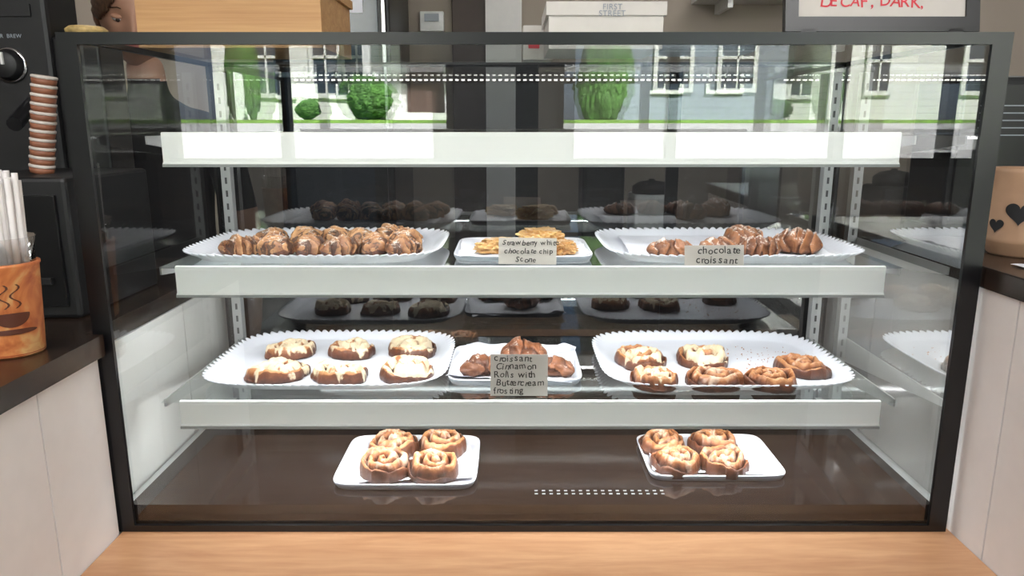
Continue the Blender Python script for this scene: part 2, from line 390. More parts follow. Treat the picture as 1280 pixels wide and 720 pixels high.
def small_tray(name, x, y, z, w, d, rz=0.0):
    n = 96; V, F = [], []; P_ = rrect(n, 1, 1, 9)
    rings = [(0.02,0.003),(0.93,0.003),(0.965,0.010),(0.985,0.011),(1.0,0.010),(0.995,0.007),(0.96,0.0),(0.5,0.0),(0.02,0.0)]
    for k, zz in rings:
        off=(1-k)*min(w,d)/2
        for u, v in P_: 
            V.append((u*((w/2-off) if k>0.5 else w/2*k), v*((d/2-off) if k>0.5 else d/2*k), zz))
    for j in range(len(rings)-1):
        for i in range(n):
            i2=(i+1)%n; F.append((j*n+i,j*n+i2,(j+1)*n+i2,(j+1)*n+i))
    F.append(tuple(range(n))); F.append(tuple(range((len(rings)-1)*n, len(rings)*n)))
    o = mesh(name, V, F, [M['tray'], M['traygrey']], None, True, (x,y,z), (0,0,rz))
    for k, p in enumerate(o.data.polygons):
        if 4*n <= k < 6*n: p.material_index = 1
    return o
def sheet(name, x, y, z, w, d, rz=0.0, amp=0.003, up=0.0, seed=0, m=None):
    nx, ny = 40, 30; V, F = [], []
    for j in range(ny+1):
        for i in range(nx+1):
            u, v = i/nx-0.5, j/ny-0.5
            e = max(abs(u), abs(v))*2
            zz = 0.0012 + abs(noise.noise(Vector((u*5+seed, v*5, seed))))*amp + up*max(0, e-0.75)*4*(0.5+0.5*noise.noise(Vector((u*9,v*9,seed+3))))
            V.append((u*w*(1+0.04*noise.noise(Vector((v*4,seed,0)))), v*d*(1+0.05*noise.noise(Vector((u*4,seed,9)))), zz))
    for j in range(ny):
        for i in range(nx): F.append((j*(nx+1)+i, j*(nx+1)+i+1, (j+1)*(nx+1)+i+1, (j+1)*(nx+1)+i))
    return mesh(name, V, F, m or M['paper'], None, True, (x,y,z), (0,0,rz))

T2, T3 = SH[1][0]-0.003, SH[2][0]-0.003
scalloped_tray('scalloped_serving_tray', -0.325, 1.285, T2, 0.415, 0.31)
scalloped_tray('scalloped_serving_tray', 0.362, 1.285, T2, 0.415, 0.31)
scalloped_tray('scalloped_serving_tray', -0.312, 1.275, T3, 0.405, 0.315)
scalloped_tray('scalloped_serving_tray', 0.360, 1.272, T3, 0.415, 0.315)
sheet('parchment_paper', -0.325, 1.285, T2+0.003, 0.33, 0.22, 0.03, 0.002, 0.006, 1)
sheet('parchment_paper', 0.362, 1.285, T2+0.003, 0.33, 0.22, -0.04, 0.002, 0.006, 2)
small_tray('rectangular_plate', 0.018, 1.255, T2, 0.225, 0.20)
sheet('parchment_paper', 0.018, 1.255, T2+0.003, 0.21, 0.19, 0.05, 0.004, 0.010, 3)
small_tray('rectangular_plate', 0.005, 1.255, T3, 0.225, 0.20)
sheet('parchment_paper', 0.005, 1.26, T3+0.003, 0.21, 0.20, -0.12, 0.004, 0.010, 4)
small_tray('rectangular_plate', -0.170, 1.158, DZ, 0.228, 0.190)
small_tray('rectangular_plate', 0.332, 1.175, DZ, 0.222, 0.165)
sheet('parchment_paper', -0.160, 1.165, DZ+0.003, 0.18, 0.16, 0.08, 0.002, 0.006, 5)
sheet('parchment_paper', 0.325, 1.18, DZ+0.003, 0.18, 0.14, -0.08, 0.002, 0.006, 6)

# ------------------------------------------------------------------ pastry
def pastry_mat(name, deep, gold, choc=None, sugar=0.0, cth=0.5):
    t = NT(name); b = t.princ(Roughness=0.36)
    at = t.node('ShaderNodeAttribute', attribute_name='ridge')
    oi = t.n.new('ShaderNodeObjectInfo')
    nz = t.node('ShaderNodeTexNoise', Scale=80.0, Detail=8.0, Roughness=0.7); t.link(t.coords((0.5,1.6,1.6)), nz.inputs['Vector'])
    n4 = t.node('ShaderNodeTexNoise', Scale=26.0, Detail=4.0); t.link(t.coords(), n4.inputs['Vector'])
    f = t.math('ADD', t.math('MULTIPLY', at.outputs['Fac'], 0.40), t.math('MULTIPLY', nz.outputs['Fac'], 0.42))
    f = t.math('ADD', f, t.math('MULTIPLY', n4.outputs['Fac'], 0.3))
    f = t.math('ADD', f, t.math('MULTIPLY', t.math('SUBTRACT', oi.outputs['Random'], 0.5), 0.14))
    mid = tuple(int(a*0.55+c*0.45) for a,c in zip(deep,gold))
    col = t.ramp(f, [(0.36, lin(deep)), (0.60, lin(mid)), (0.86, lin(gold))])
    if choc:
        c2 = t.node('ShaderNodeTexNoise', Scale=60.0, Detail=3.0, Distortion=1.4)
        t.link(t.coords((1.8,0.45,0.5)), c2.inputs['Vector'])
        col = t.mix(t.ramp(c2.outputs['Fac'], [(cth,(0,0,0,1)),(cth+0.06,(0.9,0.9,0.9,1))]), col, lin(choc))
    if sugar:
        g = t.n.new('ShaderNodeNewGeometry'); sx = t.n.new('ShaderNodeSeparateXYZ'); t.link(g.outputs['Normal'], sx.inputs[0])
        n2 = t.node('ShaderNodeTexNoise', Scale=300.0, Detail=4.0); t.link(t.coords(), n2.inputs['Vector'])
        n3 = t.node('ShaderNodeTexNoise', Scale=55.0, Detail=3.0); t.link(t.coords(), n3.inputs['Vector'])
        k = t.math('MULTIPLY', t.math('MULTIPLY', t.math('MAXIMUM', sx.outputs['Z'], 0.0), n3.outputs['Fac']), n2.outputs['Fac'])
        msk = t.ramp(k, [(0.28-sugar*0.12,(0,0,0,1)),(0.36-sugar*0.1,(0.8,0.8,0.8,1))])
        col = t.mix(msk, col, lin((228,220,212)))
    t.link(col, b.inputs['Base Color'])
    bp = t.node('ShaderNodeBump', Strength=0.8, Distance=0.0025); t.link(nz.outputs['Fac'], bp.inputs['Height']); t.link(bp.outputs[0], b.inputs['Normal'])
    t.surf(b); return t.m
M['croi_choc'] = pastry_mat('choc_croissant', (98,54,32), (212,164,114), (64,38,28), 0.62, 0.52)
M['croi_sug'] = pastry_mat('sugared_croissant', (68,36,22), (164,108,68), None, 0.78)
M['croi_brown'] = pastry_mat('golden_croissant', (66,34,22), (150,94,60), None, 0.15)
M['scone'] = pastry_mat('scone', (160,108,56), (224,190,126), None, 0.1)
def setattr_f(me, name, vals):
    a = me.attributes.new(name, 'FLOAT', 'POINT')
    a.data.foreach_set('value', vals)
def croissant(x, y, z, L=0.075, R=0.024, rz=0.0, bend=0.006, mat='croi_choc', power=3.0, name='chocolate_croissant', seed=0, segs=3.2, tip=0.0, twist=0.12, lump=0.16, flat=0.88):
    nr, na = 80, 44; V, F, A = [], [], []
    for i in range(nr+1):
        s_ = -1+2*i/nr; s_ = max(-0.9995, min(0.9995, s_))
        prof = (1-abs(s_)**power)**0.62
        for k in range(na):
            a = 2*math.pi*k/na
            ca, sa = math.cos(a), math.sin(a)
            wob = 1+lump*noise.noise(Vector((s_*2.5+seed*1.7, ca*1.3, sa*1.3+seed)))+0.09*noise.noise(Vector((s_*8+seed, ca*4, sa*4)))+0.05*noise.noise(Vector((s_*18+seed, ca*9, sa*9)))
            swirl = (abs(s_)*segs+0.3+twist*math.sin(a+s_*2+seed)+0.35*noise.noise(Vector((ca,s_*1.5,seed+sa)))) % 1.0
            rdg = 1-swirl
            r = R*prof*wob*(0.78+0.30*rdg**0.7)
            yy = r*ca*1.12 + bend*(s_*s_)*2
            zz = r*sa*flat
            if zz < -R*0.5: zz = -R*0.5
            V.append((L/2*s_, yy, zz+R*0.5)); A.append(0.05+0.95*(rdg**0.6) if sa>-0.5 else 0.1)
    for i in range(nr):
        for k in range(na):
            k2=(k+1)%na; F.append((i*na+k, i*na+k2, (i+1)*na+k2, (i+1)*na+k))
    F.append(tuple(range(na))); F.append(tuple(nr*na+k for k in range(na-1,-1,-1)))
    o = mesh(name, V, F, M[mat], None, True, (x,y,z), (0,tip,rz)); setattr_f(o.data, 'ridge', A)
    bm = bmesh.new(); bm.from_mesh(o.data); bmesh.ops.recalc_face_normals(bm, faces=bm.faces); bm.to_mesh(o.data); bm.free()
    return o

def roll_mat(name, iced, lo=0.40, hi=0.58, k=1.0, dark=0.0):
    t = NT(name); b = t.princ(Roughness=0.33)
    at = t.node('ShaderNodeAttribute', attribute_name='ridge'); ic = t.node('ShaderNodeAttribute', attribute_name='ice')
    nz = t.node('ShaderNodeTexNoise', Scale=90.0, Detail=8.0, Roughness=0.7); t.link(t.coords(), nz.inputs['Vector'])
    n2 = t.node('ShaderNodeTexNoise', Scale=30.0, Detail=4.0); t.link(t.coords(), n2.inputs['Vector'])
    f = t.math('ADD', t.math('MULTIPLY', at.outputs['Fac'], 0.62), t.math('MULTIPLY', nz.outputs['Fac'], 0.30))
    f = t.math('ADD', f, t.math('MULTIPLY', n2.outputs['Fac'], 0.26))
    col = t.ramp(f, [(0.34+dark, lin((48,23,16))), (0.52+dark, lin((100,56,35))), (0.74+dark, lin((148,92,56))), (1.0, lin((200,148,100)))])
    m2 = t.math('ADD', ic.outputs['Fac'], t.math('MULTIPLY', t.math('SUBTRACT', nz.outputs['Fac'], 0.5), 0.9))
    col = t.mix(t.ramp(m2, [(lo,(0,0,0,1)),(hi,(k,k,k,1))]), col, lin(iced))
    t.link(col, b.inputs['Base Color'])
    bp = t.node('ShaderNodeBump', Strength=0.7, Distance=0.0025); t.link(nz.outputs['Fac'], bp.inputs['Height']); t.link(bp.outputs[0], b.inputs['Normal'])
    t.surf(b); return t.m
M['roll_iced'] = roll_mat('iced_roll', (226,208,176), 0.40, 0.60, 0.92); M['roll_glz'] = roll_mat('glazed_roll', (206,180,158), 0.42, 0.85, 0.72, 0.04)
def roll(x, y, z, R=0.047, H=0.028, ice=0.5, rz=0.0, mat='roll_iced', turns=2.6, seed=0, name='cinnamon_roll', sq=1.0):
    nr, nt_ = 60, 144; V, F, A, I = [], [], [], []
    for j in range(nr+1):
        u = max(j/nr, 0.001)
        for k in range(nt_):
            th = 2*math.pi*k/nt_
            c_, s_ = math.cos(th), math.sin(th)
            wv = 0.30*noise.noise(Vector((c_*u*1.8+seed*2.3, s_*u*1.8, seed)))
            ph = (u*turns - k/nt_ + wv) % 1.0
            d = min(ph, 1-ph)
            g = math.exp(-(d/0.13)**2)*(1 if u < 0.97 else 0)*min(1,u*6)*(0.75+0.5*noise.noise(Vector((c_*u*3,s_*u*3,seed+8)))+0.15)
            g = max(0,min(1,g))
            edge = 1+0.16*noise.noise(Vector((c_*1.2+seed*5, s_*1.2, seed)))+0.06*noise.noise(Vector((c_*4+seed*5, s_*4, seed)))
            edge *= 1.0 + 0.07*(0.5 - (k/nt_))
            hb = 0.28*noise.noise(Vector((c_*u*1.5+seed, s_*u*1.5, 3.3)))
            if u<=0.80: rr = u*1.10; zz = H*(1-0.22*u*u+hb)
            else:
                q=(u-0.80)/0.20; ang=q*math.pi*0.62
                rr = 0.88+0.12*math.sin(min(ang,math.pi/2)) - 0.05*max(0,q-0.8)
                zz = H*((0.86+hb)*(1-q)**0.75)
            nn = noise.noise(Vector((rr*c_*2.0+seed*3.1, rr*s_*2.0, seed)))+0.6*noise.noise(Vector((rr*c_*4.5+seed*3.1, rr*s_*4.5, seed)))+0.3*noise.noise(Vector((rr*c_*10+seed*3.1, rr*s_*10, seed)))
            iv = max(0, min(1, 0.5+ (ice-0.5)*1.6 + nn*0.9 - max(0,u-0.66)*3.0 - g*0.9*max(0,(0.85-ice))))
            hump = 0.0034*math.cos((ph-0.5)*2*math.pi)
            zz2 = zz + (hump - 0.008*g)*(1-0.55*max(0,iv-0.4))*(1 if u<0.84 else max(0,(1-u)/0.16)) + 0.002*iv*(zz/H)
            zz2 += (0.0032*noise.noise(Vector((rr*c_*4+seed,rr*s_*4,seed)))+0.0016*noise.noise(Vector((rr*c_*12+seed,rr*s_*12,seed))))*min(1,zz/H)
            V.append((R*rr*edge*c_, R*rr*edge*s_*sq, max(0,zz2) if u<0.999 else 0))
            A.append((1-g)*(0.30+0.70*math.sin(math.pi*ph)) if u<0.85 else 0.15+0.35*max(0,zz/H)); I.append(iv)
    for j in range(nr):
        for k in range(nt_):
            k2=(k+1)%nt_; F.append((j*nt_+k,(j+1)*nt_+k,(j+1)*nt_+k2,j*nt_+k2))
    F.append(tuple(nt_*nr+k for k in range(nt_-1,-1,-1)))
    o = mesh(name, V, F, M[mat], None, True, (x,y,z), (0,0,rz)); setattr_f(o.data,'ridge',A); setattr_f(o.data,'ice',I); return o
def scone(x,y,z,s=0.04,rz=0,seed=0):
    bm = bmesh.new(); bmesh.ops.create_icosphere(bm, subdivisions=6, radius=1)
    A=[]
    for v in bm.verts:
        c = v.co.copy(); th = math.atan2(c.y,c.x); tri = 1-0.20*math.cos(3*th)
        n = noise.noise(c*2.5+Vector((seed,0,0)))*0.18+noise.noise(c*6+Vector((seed,0,0)))*0.20+noise.noise(c*14+Vector((seed,0,0)))*0.07
        c *= 1+n; zz = max(-0.45, min(0.75,c.z))
        v.co = Vector((c.x*s*tri*1.1, c.y*s*tri*0.85, (zz+0.45)*s*0.62)); A.append(max(0,min(1,0.5+n*2.4)))
    me = bpy.data.meshes.new('scone'); bm.to_mesh(me); bm.free(); me.materials.append(M['scone'])
    for p in me.polygons: p.use_smooth=True
    setattr_f(me,'ridge',A); o=bpy.data.objects.new('scone',me); o.location=(x,y,z); o.rotation_euler=(0,0,rz); link(o)

# shelf 2 left: chocolate drizzled croissants
ZP = T2+0.0065
k = 0
for (x,y,r) in [(-0.420,1.295,60),(-0.362,1.30,118),(-0.312,1.30,75),(-0.268,1.295,130),(-0.216,1.305,62),(-0.182,1.265,100),
                (-0.438,1.20,35),(-0.385,1.195,120),(-0.332,1.205,70),(-0.276,1.198,40),(-0.226,1.215,110),(-0.178,1.19,50)]:
    croissant(x,y,ZP,random.uniform(0.066,0.080),random.uniform(0.0205,0.0245),math.radians(r),random.uniform(-0.007,0.007),'croi_choc',2.2,seed=k,segs=2.8,twist=0.35,lump=0.25); k+=1
# shelf 2 right
for (x,y,r,L,R) in [(0.258,1.19,-10,0.080,0.019),(0.330,1.187,20,0.074,0.021),(0.398,1.19,-5,0.068,0.0225),(0.398,1.285,30,0.074,0.026),(0.474,1.225,-25,0.082,0.027)]:
    croissant(x,y,ZP,L,R,math.radians(r),-0.005,'croi_sug',2.3,seed=k,segs=2.5,twist=0.3,lump=0.28); k+=1
# shelf 2 centre
scone(-0.020,1.215,ZP+0.001,0.030,0.3,1); scone(0.078,1.20,ZP+0.001,0.027,1.2,2); scone(0.055,1.285,ZP+0.001,0.038,2.2,5)
# shelf 3
ZP = T3+0.0042
for i,(x,y,R) in enumerate([(-0.408,1.315,0.047),(-0.296,1.318,0.045),(-0.186,1.328,0.052),(-0.394,1.195,0.051),(-0.286,1.185,0.049),(-0.176,1.200,0.052)]):
    roll(x,y,ZP,R,0.020,0.70,random.uniform(0,6),'roll_iced',2.2,i+1,sq=0.86)
for i,(x,y,R,ic,mt) in enumerate([(0.228,1.262,0.050,0.60,'roll_iced'),(0.340,1.272,0.054,0.68,'roll_iced'),(0.232,1.155,0.044,0.60,'roll_iced'),(0.330,1.155,0.048,0.52,'roll_glz'),(0.420,1.148,0.044,0.25,'roll_glz'),(0.496,1.215,0.046,0.25,'roll_glz')]):
    roll(x,y,ZP,R,0.020,ic,random.uniform(0,6),mt,2.7,i+11,sq=0.88)
ZP = T3+0.007
for (x,y,r,L,R) in [(-0.048,1.205,15,0.088,0.022),(0.065,1.205,-20,0.092,0.021),(0.02,1.28,5,0.084,0.026)]:
    croissant(x,y,ZP,L,R,math.radians(r),-0.006,'croi_brown',2.6,name='croissant',seed=k,segs=1.9,twist=0.6,lump=0.42,flat=0.8); k+=1
# deck
ZP = DZ+0.0045
for i,(x,y) in enumerate([(-0.207,1.115),(-0.128,1.112),(-0.205,1.193),(-0.120,1.200)]):
    roll(x,y,ZP,0.0425,0.028,0.46,random.uniform(0,6),'roll_glz',2.8,i+21)
for i,(x,y) in enumerate([(0.270,1.135),(0.348,1.132),(0.262,1.208),(0.350,1.210)]):
    roll(x,y,ZP,0.0405,0.024,0.48,random.uniform(0,6),'roll_glz',2.8,i+31)
# crumbs left on the right-hand tray
V,F=[],[]
for i in range(90):
    cx,cy=random.gauss(0.44,0.05),random.gauss(1.30,0.035); r=random.uniform(0.0006,0.0018); b=len(V); zc=T3+0.0045
    V+=[(cx-r,cy-r,zc),(cx+r,cy-r*0.6,zc),(cx+r*0.4,cy+r,zc),(cx,cy,zc+r*1.3)]; F+=[(b,b+1,b+3),(b+1,b+2,b+3),(b+2,b,b+3),(b,b+2,b+1)]
mesh('pastry_crumbs',V,F,plain('crumb',(176,112,66),0.7))

# ------------------------------------------------------------------ price cards
def sign(x, y, z, w, h, lines, size, tilt=0.0):
    p = empty('handwritten_sign_card'); p.location=(x,y,z); p.rotation_euler=(math.radians(-8),math.radians(tilt),math.radians(tilt*2))
    boxes('card', [(-w/2,w/2,0,0.0008,0,h)], M['card'], p)
    n=len(lines)
    for i, t_ in enumerate(lines):
        handwrite('line_%d'%(i+1), t_, size, (-w/2+0.005+(0.003*(i%2)), -0.0006, h-(i+0.82)*h/(n+0.1)), M['ink'], p)
sign(0.024,1.137,T2+0.001,0.090,0.041,['Strawberry white','chocolate chip','      Scone'],0.0115,1.0)
sign(0.310,1.122,T2+0.001,0.090,0.032,['   chocolate','  croissant'],0.0150,-0.8)
sign(0.011,1.108,T3+0.001,0.090,0.066,['croissant','Cinnamon','Rolls with','Buttercream','frosting'],0.0142,0.6)

# ------------------------------------------------------------------ left counter items
def cyl_patch(name, pts, R, zc, ang, m, parent, loc, eps=0.0008, taper=0.0):
    rings=5; n=len(pts)
    cx=sum(p[0] for p in pts)/n; cy=sum(p[1] for p in pts)/n
    P2=[(cx,cy)]
    for r in range(1,rings+1):
        for (u,v) in pts: P2.append((cx+(u-cx)*r/rings, cy+(v-cy)*r/rings))
    V=[]
    for (u,v) in P2:
        a=ang+u/R; rr=R+eps+taper*v
        V.append((rr*math.sin(a), -rr*math.cos(a), zc+v))
    F=[(0,1+i,1+(i+1)%n) for i in range(n)]
    for r in range(rings-1):
        for i in range(n):
            i2=(i+1)%n; a=1+r*n; F.append((a+i,a+n+i,a+n+i2,a+i2))
    return mesh(name,V,F,m,parent)
def orange_mat():
    t=NT('coffee_cup_print'); b=t.princ(Roughness=0.5)
    nz=t.node('ShaderNodeTexNoise',Scale=14.0,Detail=3.0,Distortion=2.5); t.link(t.coords(),nz.inputs['Vector'])
    t.link(t.ramp(nz.outputs['Fac'],[(0.3,lin((170,84,46))),(0.48,lin((208,128,74))),(0.62,lin((220,172,114))),(0.8,lin((190,104,60)))]),b.inputs['Base Color']); t.surf(b); return t.m
M['orange']=orange_mat()
M['dkprint']=plain('brown_print',(84,40,22),0.5)
M['clearcup']=glass('clear_plastic_cup',(0.85,0.87,0.88,1),1.5,0.08)
M['straw']=plain('white_straw',(242,238,236),0.35)
sc=empty('straw_cup'); sc.location=(-0.638,0.915,CLT+0.0003)
lathe('paper_cup',[(0.034,0.0),(0.035,0.002),(0.040,0.112),(0.0415,0.114),(0.0415,0.117),(0.0395,0.118),(0.0385,0.112),(0.0335,0.006),(0.001,0.005)],M['orange'],sc)
lathe('base_band',[(0.0348,0.001),(0.0352,0.004)],plain('band_red',(168,64,34)),sc)
a0=math.radians(38)
cyl_patch('printed_cup',[( 0.020*math.cos(t),0.016*math.sin(t) if math.sin(t)<0 else 0.002*math.sin(t)) for t in [i*2*math.pi/32 for i in range(32)]],0.0375,0.056,a0,M['dkprint'],sc,(0,0,0),0.0012,0.05)
cyl_patch('printed_saucer',[( 0.027*math.cos(t),0.0035*math.sin(t)) for t in [i*2*math.pi/32 for i in range(32)]],0.0368,0.034,a0,M['dkprint'],sc,(0,0,0),0.0012,0.05)
for q,dx in enumerate((-0.006,0.006)):
    ol=[(dx+0.005*math.sin(v*300)+0.0012,0.0+v) for v in [i*0.0025 for i in range(13)]]+[(dx+0.005*math.sin(v*300)-0.0012,v) for v in [i*0.0025 for i in range(12,-1,-1)]]
    V=[]
    for u,v in ol:
        a=a0+u/0.039; rr=0.0402+0.05*v; V.append((rr*math.sin(a),-rr*math.cos(a),0.064+v))
    mesh('steam_%d'%(q+1),V,[(i,i+1,24-i,25-i) for i in range(12)],M['dkprint'],sc)
lathe('clear_cup',[(0.033,0.06),(0.0365,0.11),(0.0400,0.148),(0.0410,0.149)],M['clearcup'],sc)
for i in range(60):
    a=i*2.4; r=0.0285*math.sqrt((i+0.5)/60); 
    tube('straw_%d'%(i+1),[(r*0.9*math.cos(a),r*0.9*math.sin(a),0.007),(r*1.12*math.cos(a),r*1.12*math.sin(a),0.222+random.uniform(-0.008,0.008))],0.0036,M['straw'],sc)
nd=empty('black_dispenser_box')
box('body',-0.83,-0.645,1.08,1.33,CLT+0.0005,1.325,M['blackp'],nd,0.006)
box('front_plate',-0.815,-0.66,1.074,1.081,CLT+0.02,1.30,M['black'],nd,0.001)
box('slot_lip',-0.80,-0.675,1.066,1.075,1.17,1.18,M['blackp'],nd,0.001)
cs=empty('striped_cup_stack'); cs.location=(-0.735,1.175,1.326); cs.rotation_euler=(0,math.radians(9),0)
M['cupw']=plain('cup_white',(206,196,188),0.5); M['cupb']=plain('cup_brown',(140,88,64),0.5)
for i in range(11):
    z=i*0.0135
    lathe('cup_band_%d'%(i+1),[(0.0165,z),(0.0175,z+0.0085),(0.0165,z+0.0086)],M['cupb'],cs,seg=32)
    lathe('cup_rim_%d'%(i+1),[(0.0170,z+0.0085),(0.0182,z+0.0095),(0.0182,z+0.0125),(0.0160,z+0.0135)],M['cupw'],cs,seg=32)
em=empty('espresso_machine')
box('body',-1.35,-0.795,1.34,1.44,CLT+0.0005,1.80,M['blackp'],em,0.008)
box('side_column',-0.795,-0.715,1.345,1.43,CLT+0.0005,1.548,M['black'],em,0.004)
box('drip_tray',-1.35,-0.85,1.10,1.34,CLT+0.0005,CLT+0.04,M['blackp'],em,0.004)
lathe('dial',[(0.026,0),(0.026,0.006),(0.022,0.016),(0.020,0.018),(0.001,0.018)],M['blackp'],em,(-0.868,1.34,1.500),rot=(math.pi/2,0,0))
lathe('dial_ring',[(0.030,0),(0.030,0.004),(0.027,0.005)],M['chrome'],em,(-0.868,1.3405,1.500),rot=(math.pi/2,0,0))
box('dial_pointer',-0.870,-0.866,1.318,1.322,1.500,1.520,M['whiteplastic'],em)
box('display_strip',-0.93,-0.82,1.337,1.341,1.58,1.60,M['blackp'],em)
text('label','POWER  BREW',0.009,(-0.905,1.338,1.545),M['traygrey'],em,shear=0)
tube('portafilter_handle',[(-0.83,1.335,1.44),(-0.81,1.24,1.40)],0.012,M['black'],em)
M['creamprint']=plain('cream_gold_print',(216,184,120),0.5,var=0.3,vscale=60)
lathe('paper_coffee_cup',[(0.024,0.0),(0.033,0.008),(0.0345,0.012),(0.0345,0.015),(0.028,0.020),(0.001,0.023)],M['creamprint'],None,(-0.755,1.388,1.549),seg=40)

# ------------------------------------------------------------------ right counter items
mg=empty('stoneware_mug_with_hearts'); mg.location=(0.756,1.10,CRT)
lathe('mug_body',[(0.036,0),(0.040,0.003),(0.0455,0.020),(0.047,0.022),(0.0465,0.026),(0.0490,0.055),(0.0485,0.092),(0.0478,0.096),(0.0484,0.099),(0.045,0.122),(0.046,0.128),(0.0425,0.128),(0.041,0.120),(0.043,0.09),(0.040,0.02),(0.001,0.012)],M['mug'],mg)
def heart(s_): 
    return [(s_*16*math.sin(t)**3/17, s_*(13*math.cos(t)-5*math.cos(2*t)-2*math.cos(3*t)-math.cos(4*t))/17) for t in [i*2*math.pi/48 for i in range(48)]]
for i,(a,z,s_) in enumerate([(-38,0.066,0.019),(-72,0.046,0.012),(5,0.045,0.012),(50,0.07,0.014),(-115,0.07,0.014)]):
    cyl_patch('heart_%d'%(i+1),heart(s_),0.0482,z,math.radians(a),M['ink'],mg,(0,0,0),0.0014)
tube('mug_handle',[(0.046*1,0.0,0.105),(0.068,0,0.108),(0.080,0,0.09),(0.082,0,0.06),(0.072,0,0.035),(0.044,0,0.025)],0.006,M['mug'],mg)
sheet('paper_sheet',0.74,0.985,CRT+0.0005,0.10,0.06,0.1,0.001,0,9)
rd=empty('black_radio')
box('body',0.80,1.15,1.38,1.52,CRT,1.485,M['blackp'],rd,0.008)
box('face',0.81,1.14,1.374,1.382,CRT+0.015,1.47,M['black'],rd,0.001)
for i in range(5):
    box('control_strip_%d'%(i+1),0.84,1.0,1.371,1.375,1.38+i*0.013,1.382+i*0.013,M['traygrey'],rd)
lathe('tuning_knob',[(0.014,0),(0.014,0.012),(0.001,0.013)],M['blackp'],rd,(0.86,1.374,1.33),rot=(math.pi/2,0,0))
lathe('knob_ring',[(0.017,0),(0.017,0.003),(0.013,0.004)],M['chrome'],rd,(0.86,1.3745,1.33),rot=(math.pi/2,0,0))

# ------------------------------------------------------------------ on top of the case
wb=empty('wooden_crate')
boxes('planks',[(-0.575,-0.292,1.20,1.212,ZT,ZT+0.085),(-0.575,-0.292,1.40,1.412,ZT,ZT+0.085),(-0.575,-0.563,1.212,1.40,ZT,ZT+0.085),(-0.304,-0.292,1.212,1.40,ZT,ZT+0.085),(-0.563,-0.304,1.212,1.40,ZT,ZT+0.01)],M['woodbox'],wb)
boxes('lid_board',[(-0.58,-0.287,1.195,1.417,ZT+0.086,ZT+0.10)],M['woodbox'],wb)
cb=empty('white_carton_box')
box('carton',0.057,0.236,1.22,1.40,ZT,ZT+0.066,M['cardboard'],cb,0.001)
boxes('lid',[(0.053,0.240,1.216,1.404,ZT+0.05,ZT+0.070)],M['cardboard'],cb)
text('print','FIRST\nSTREET',0.012,(0.155,1.2145,ZT+0.058),M['traygrey'],cb,shear=0,align='CENTER',sp=0.8)
cb2=empty('cardboard_case')
box('carton',0.02,0.075,1.42,1.485,ZT,ZT+0.06,M['cardboard'],cb2,0.001)
boxes('label',[(0.03,0.05,1.4185,1.42,ZT+0.02,ZT+0.045)],M['redink'],cb2)
mb=empty('menu_sign_board'); mb.location=(0.503,1.06,ZT); mb.rotation_euler=(math.radians(-10),0,0)
boxes('frame',[(-0.132,0.132,0,0.012,0.008,0.028),(-0.132,0.132,0,0.012,0.19,0.21),(-0.132,-0.114,0,0.012,0.028,0.19),(0.114,0.132,0,0.012,0.028,0.19)],M['black'],mb)
boxes('feet',[(-0.11,-0.09,0,0.04,0.0,0.012),(0.09,0.11,0,0.04,0.0,0.012)],M['black'],mb)
boxes('white_sheet',[(-0.114,0.114,0.004,0.008,0.028,0.19)],M['card'],mb)
handwrite('writing_1','DECAF, DARK,',0.021,(-0.085,0.0035,0.042),M['redink'],mb)
handwrite('writing_2','MEDIUM,',0.021,(-0.06,0.0035,0.072),M['redink'],mb)
small_tray('serving_plate',0.315,1.30,ZT,0.16,0.12)

# ------------------------------------------------------------------ behind the case
bc=empty('back_counter')
box('carcass',-1.9,2.2,2.72,3.28,0,0.87,M['blackp'],bc); box('top',-1.92,2.22,2.68,3.28,0.87,0.91,M['counter'],bc,0.003)
fr=empty('black_refrigerator')
box('body',-0.85,-0.43,2.75,3.27,0.911,2.3,M['black'],fr,0.01)
box('door_glass',-0.81,-0.47,2.742,2.751,1.0,2.2,M['wglass'],fr,0.001)
box('handle',-0.455,-0.44,2.72,2.735,1.3,2.0,M['chrome'],fr,0.003)
box('note_paper',-0.70,-0.52,2.738,2.742,1.78,1.92,M['paper'],fr)
th=empty('thermostat'); box('case',-0.385,-0.285,3.27,3.30,1.78,1.86,M['whiteplastic'],th,0.004); box('screen',-0.365,-0.305,3.266,3.271,1.82,1.85,M['traygrey'],th)
dr=empty('door_1'); box('leaf',-0.25,-0.11,3.26,3.30,0.91,2.3,M['brown'],dr,0.003)
box('trim_1',-0.11,0.04,3.24,3.30,0.91,3.0,M['panel'])
sh=empty('floating_shelf'); box('board',0.75,1.35,3.08,3.30,1.89,1.91,M['whiteplastic'],sh,0.002)
boxes('brackets',[(0.85,0.87,3.10,3.30,1.85,1.89),(1.22,1.24,3.10,3.30,1.85,1.89)],M['whiteplastic'],sh)
tube('power_cable',[(1.4,3.29,1.95),(1.7,3.29,1.925),(2.1,3.29,1.925),(2.4,3.29,1.94)],0.006,M['whiteplastic'])
for i,(x,c) in enumerate([(0.35,'blackp'),(0.55,'whiteplastic'),(0.95,'chrome'),(1.5,'blackp')]):
    nm=['coffee_grinder','sugar_canister','water_boiler','toaster_oven'][i]; p=empty(nm); h=[0.44,0.28,0.46,0.32][i]
    box('body',x-0.08,x+0.08,2.85,3.05,0.911,0.911+h*0.8,M[c],p,0.015)
    lathe('lid',[(0.075,0),(0.075,h*0.1),(0.05,h*0.16),(0.012,h*0.18),(0.012,h*0.2),(0.001,h*0.2)],M['blackp'],p,(x,2.95,0.911+h*0.8))

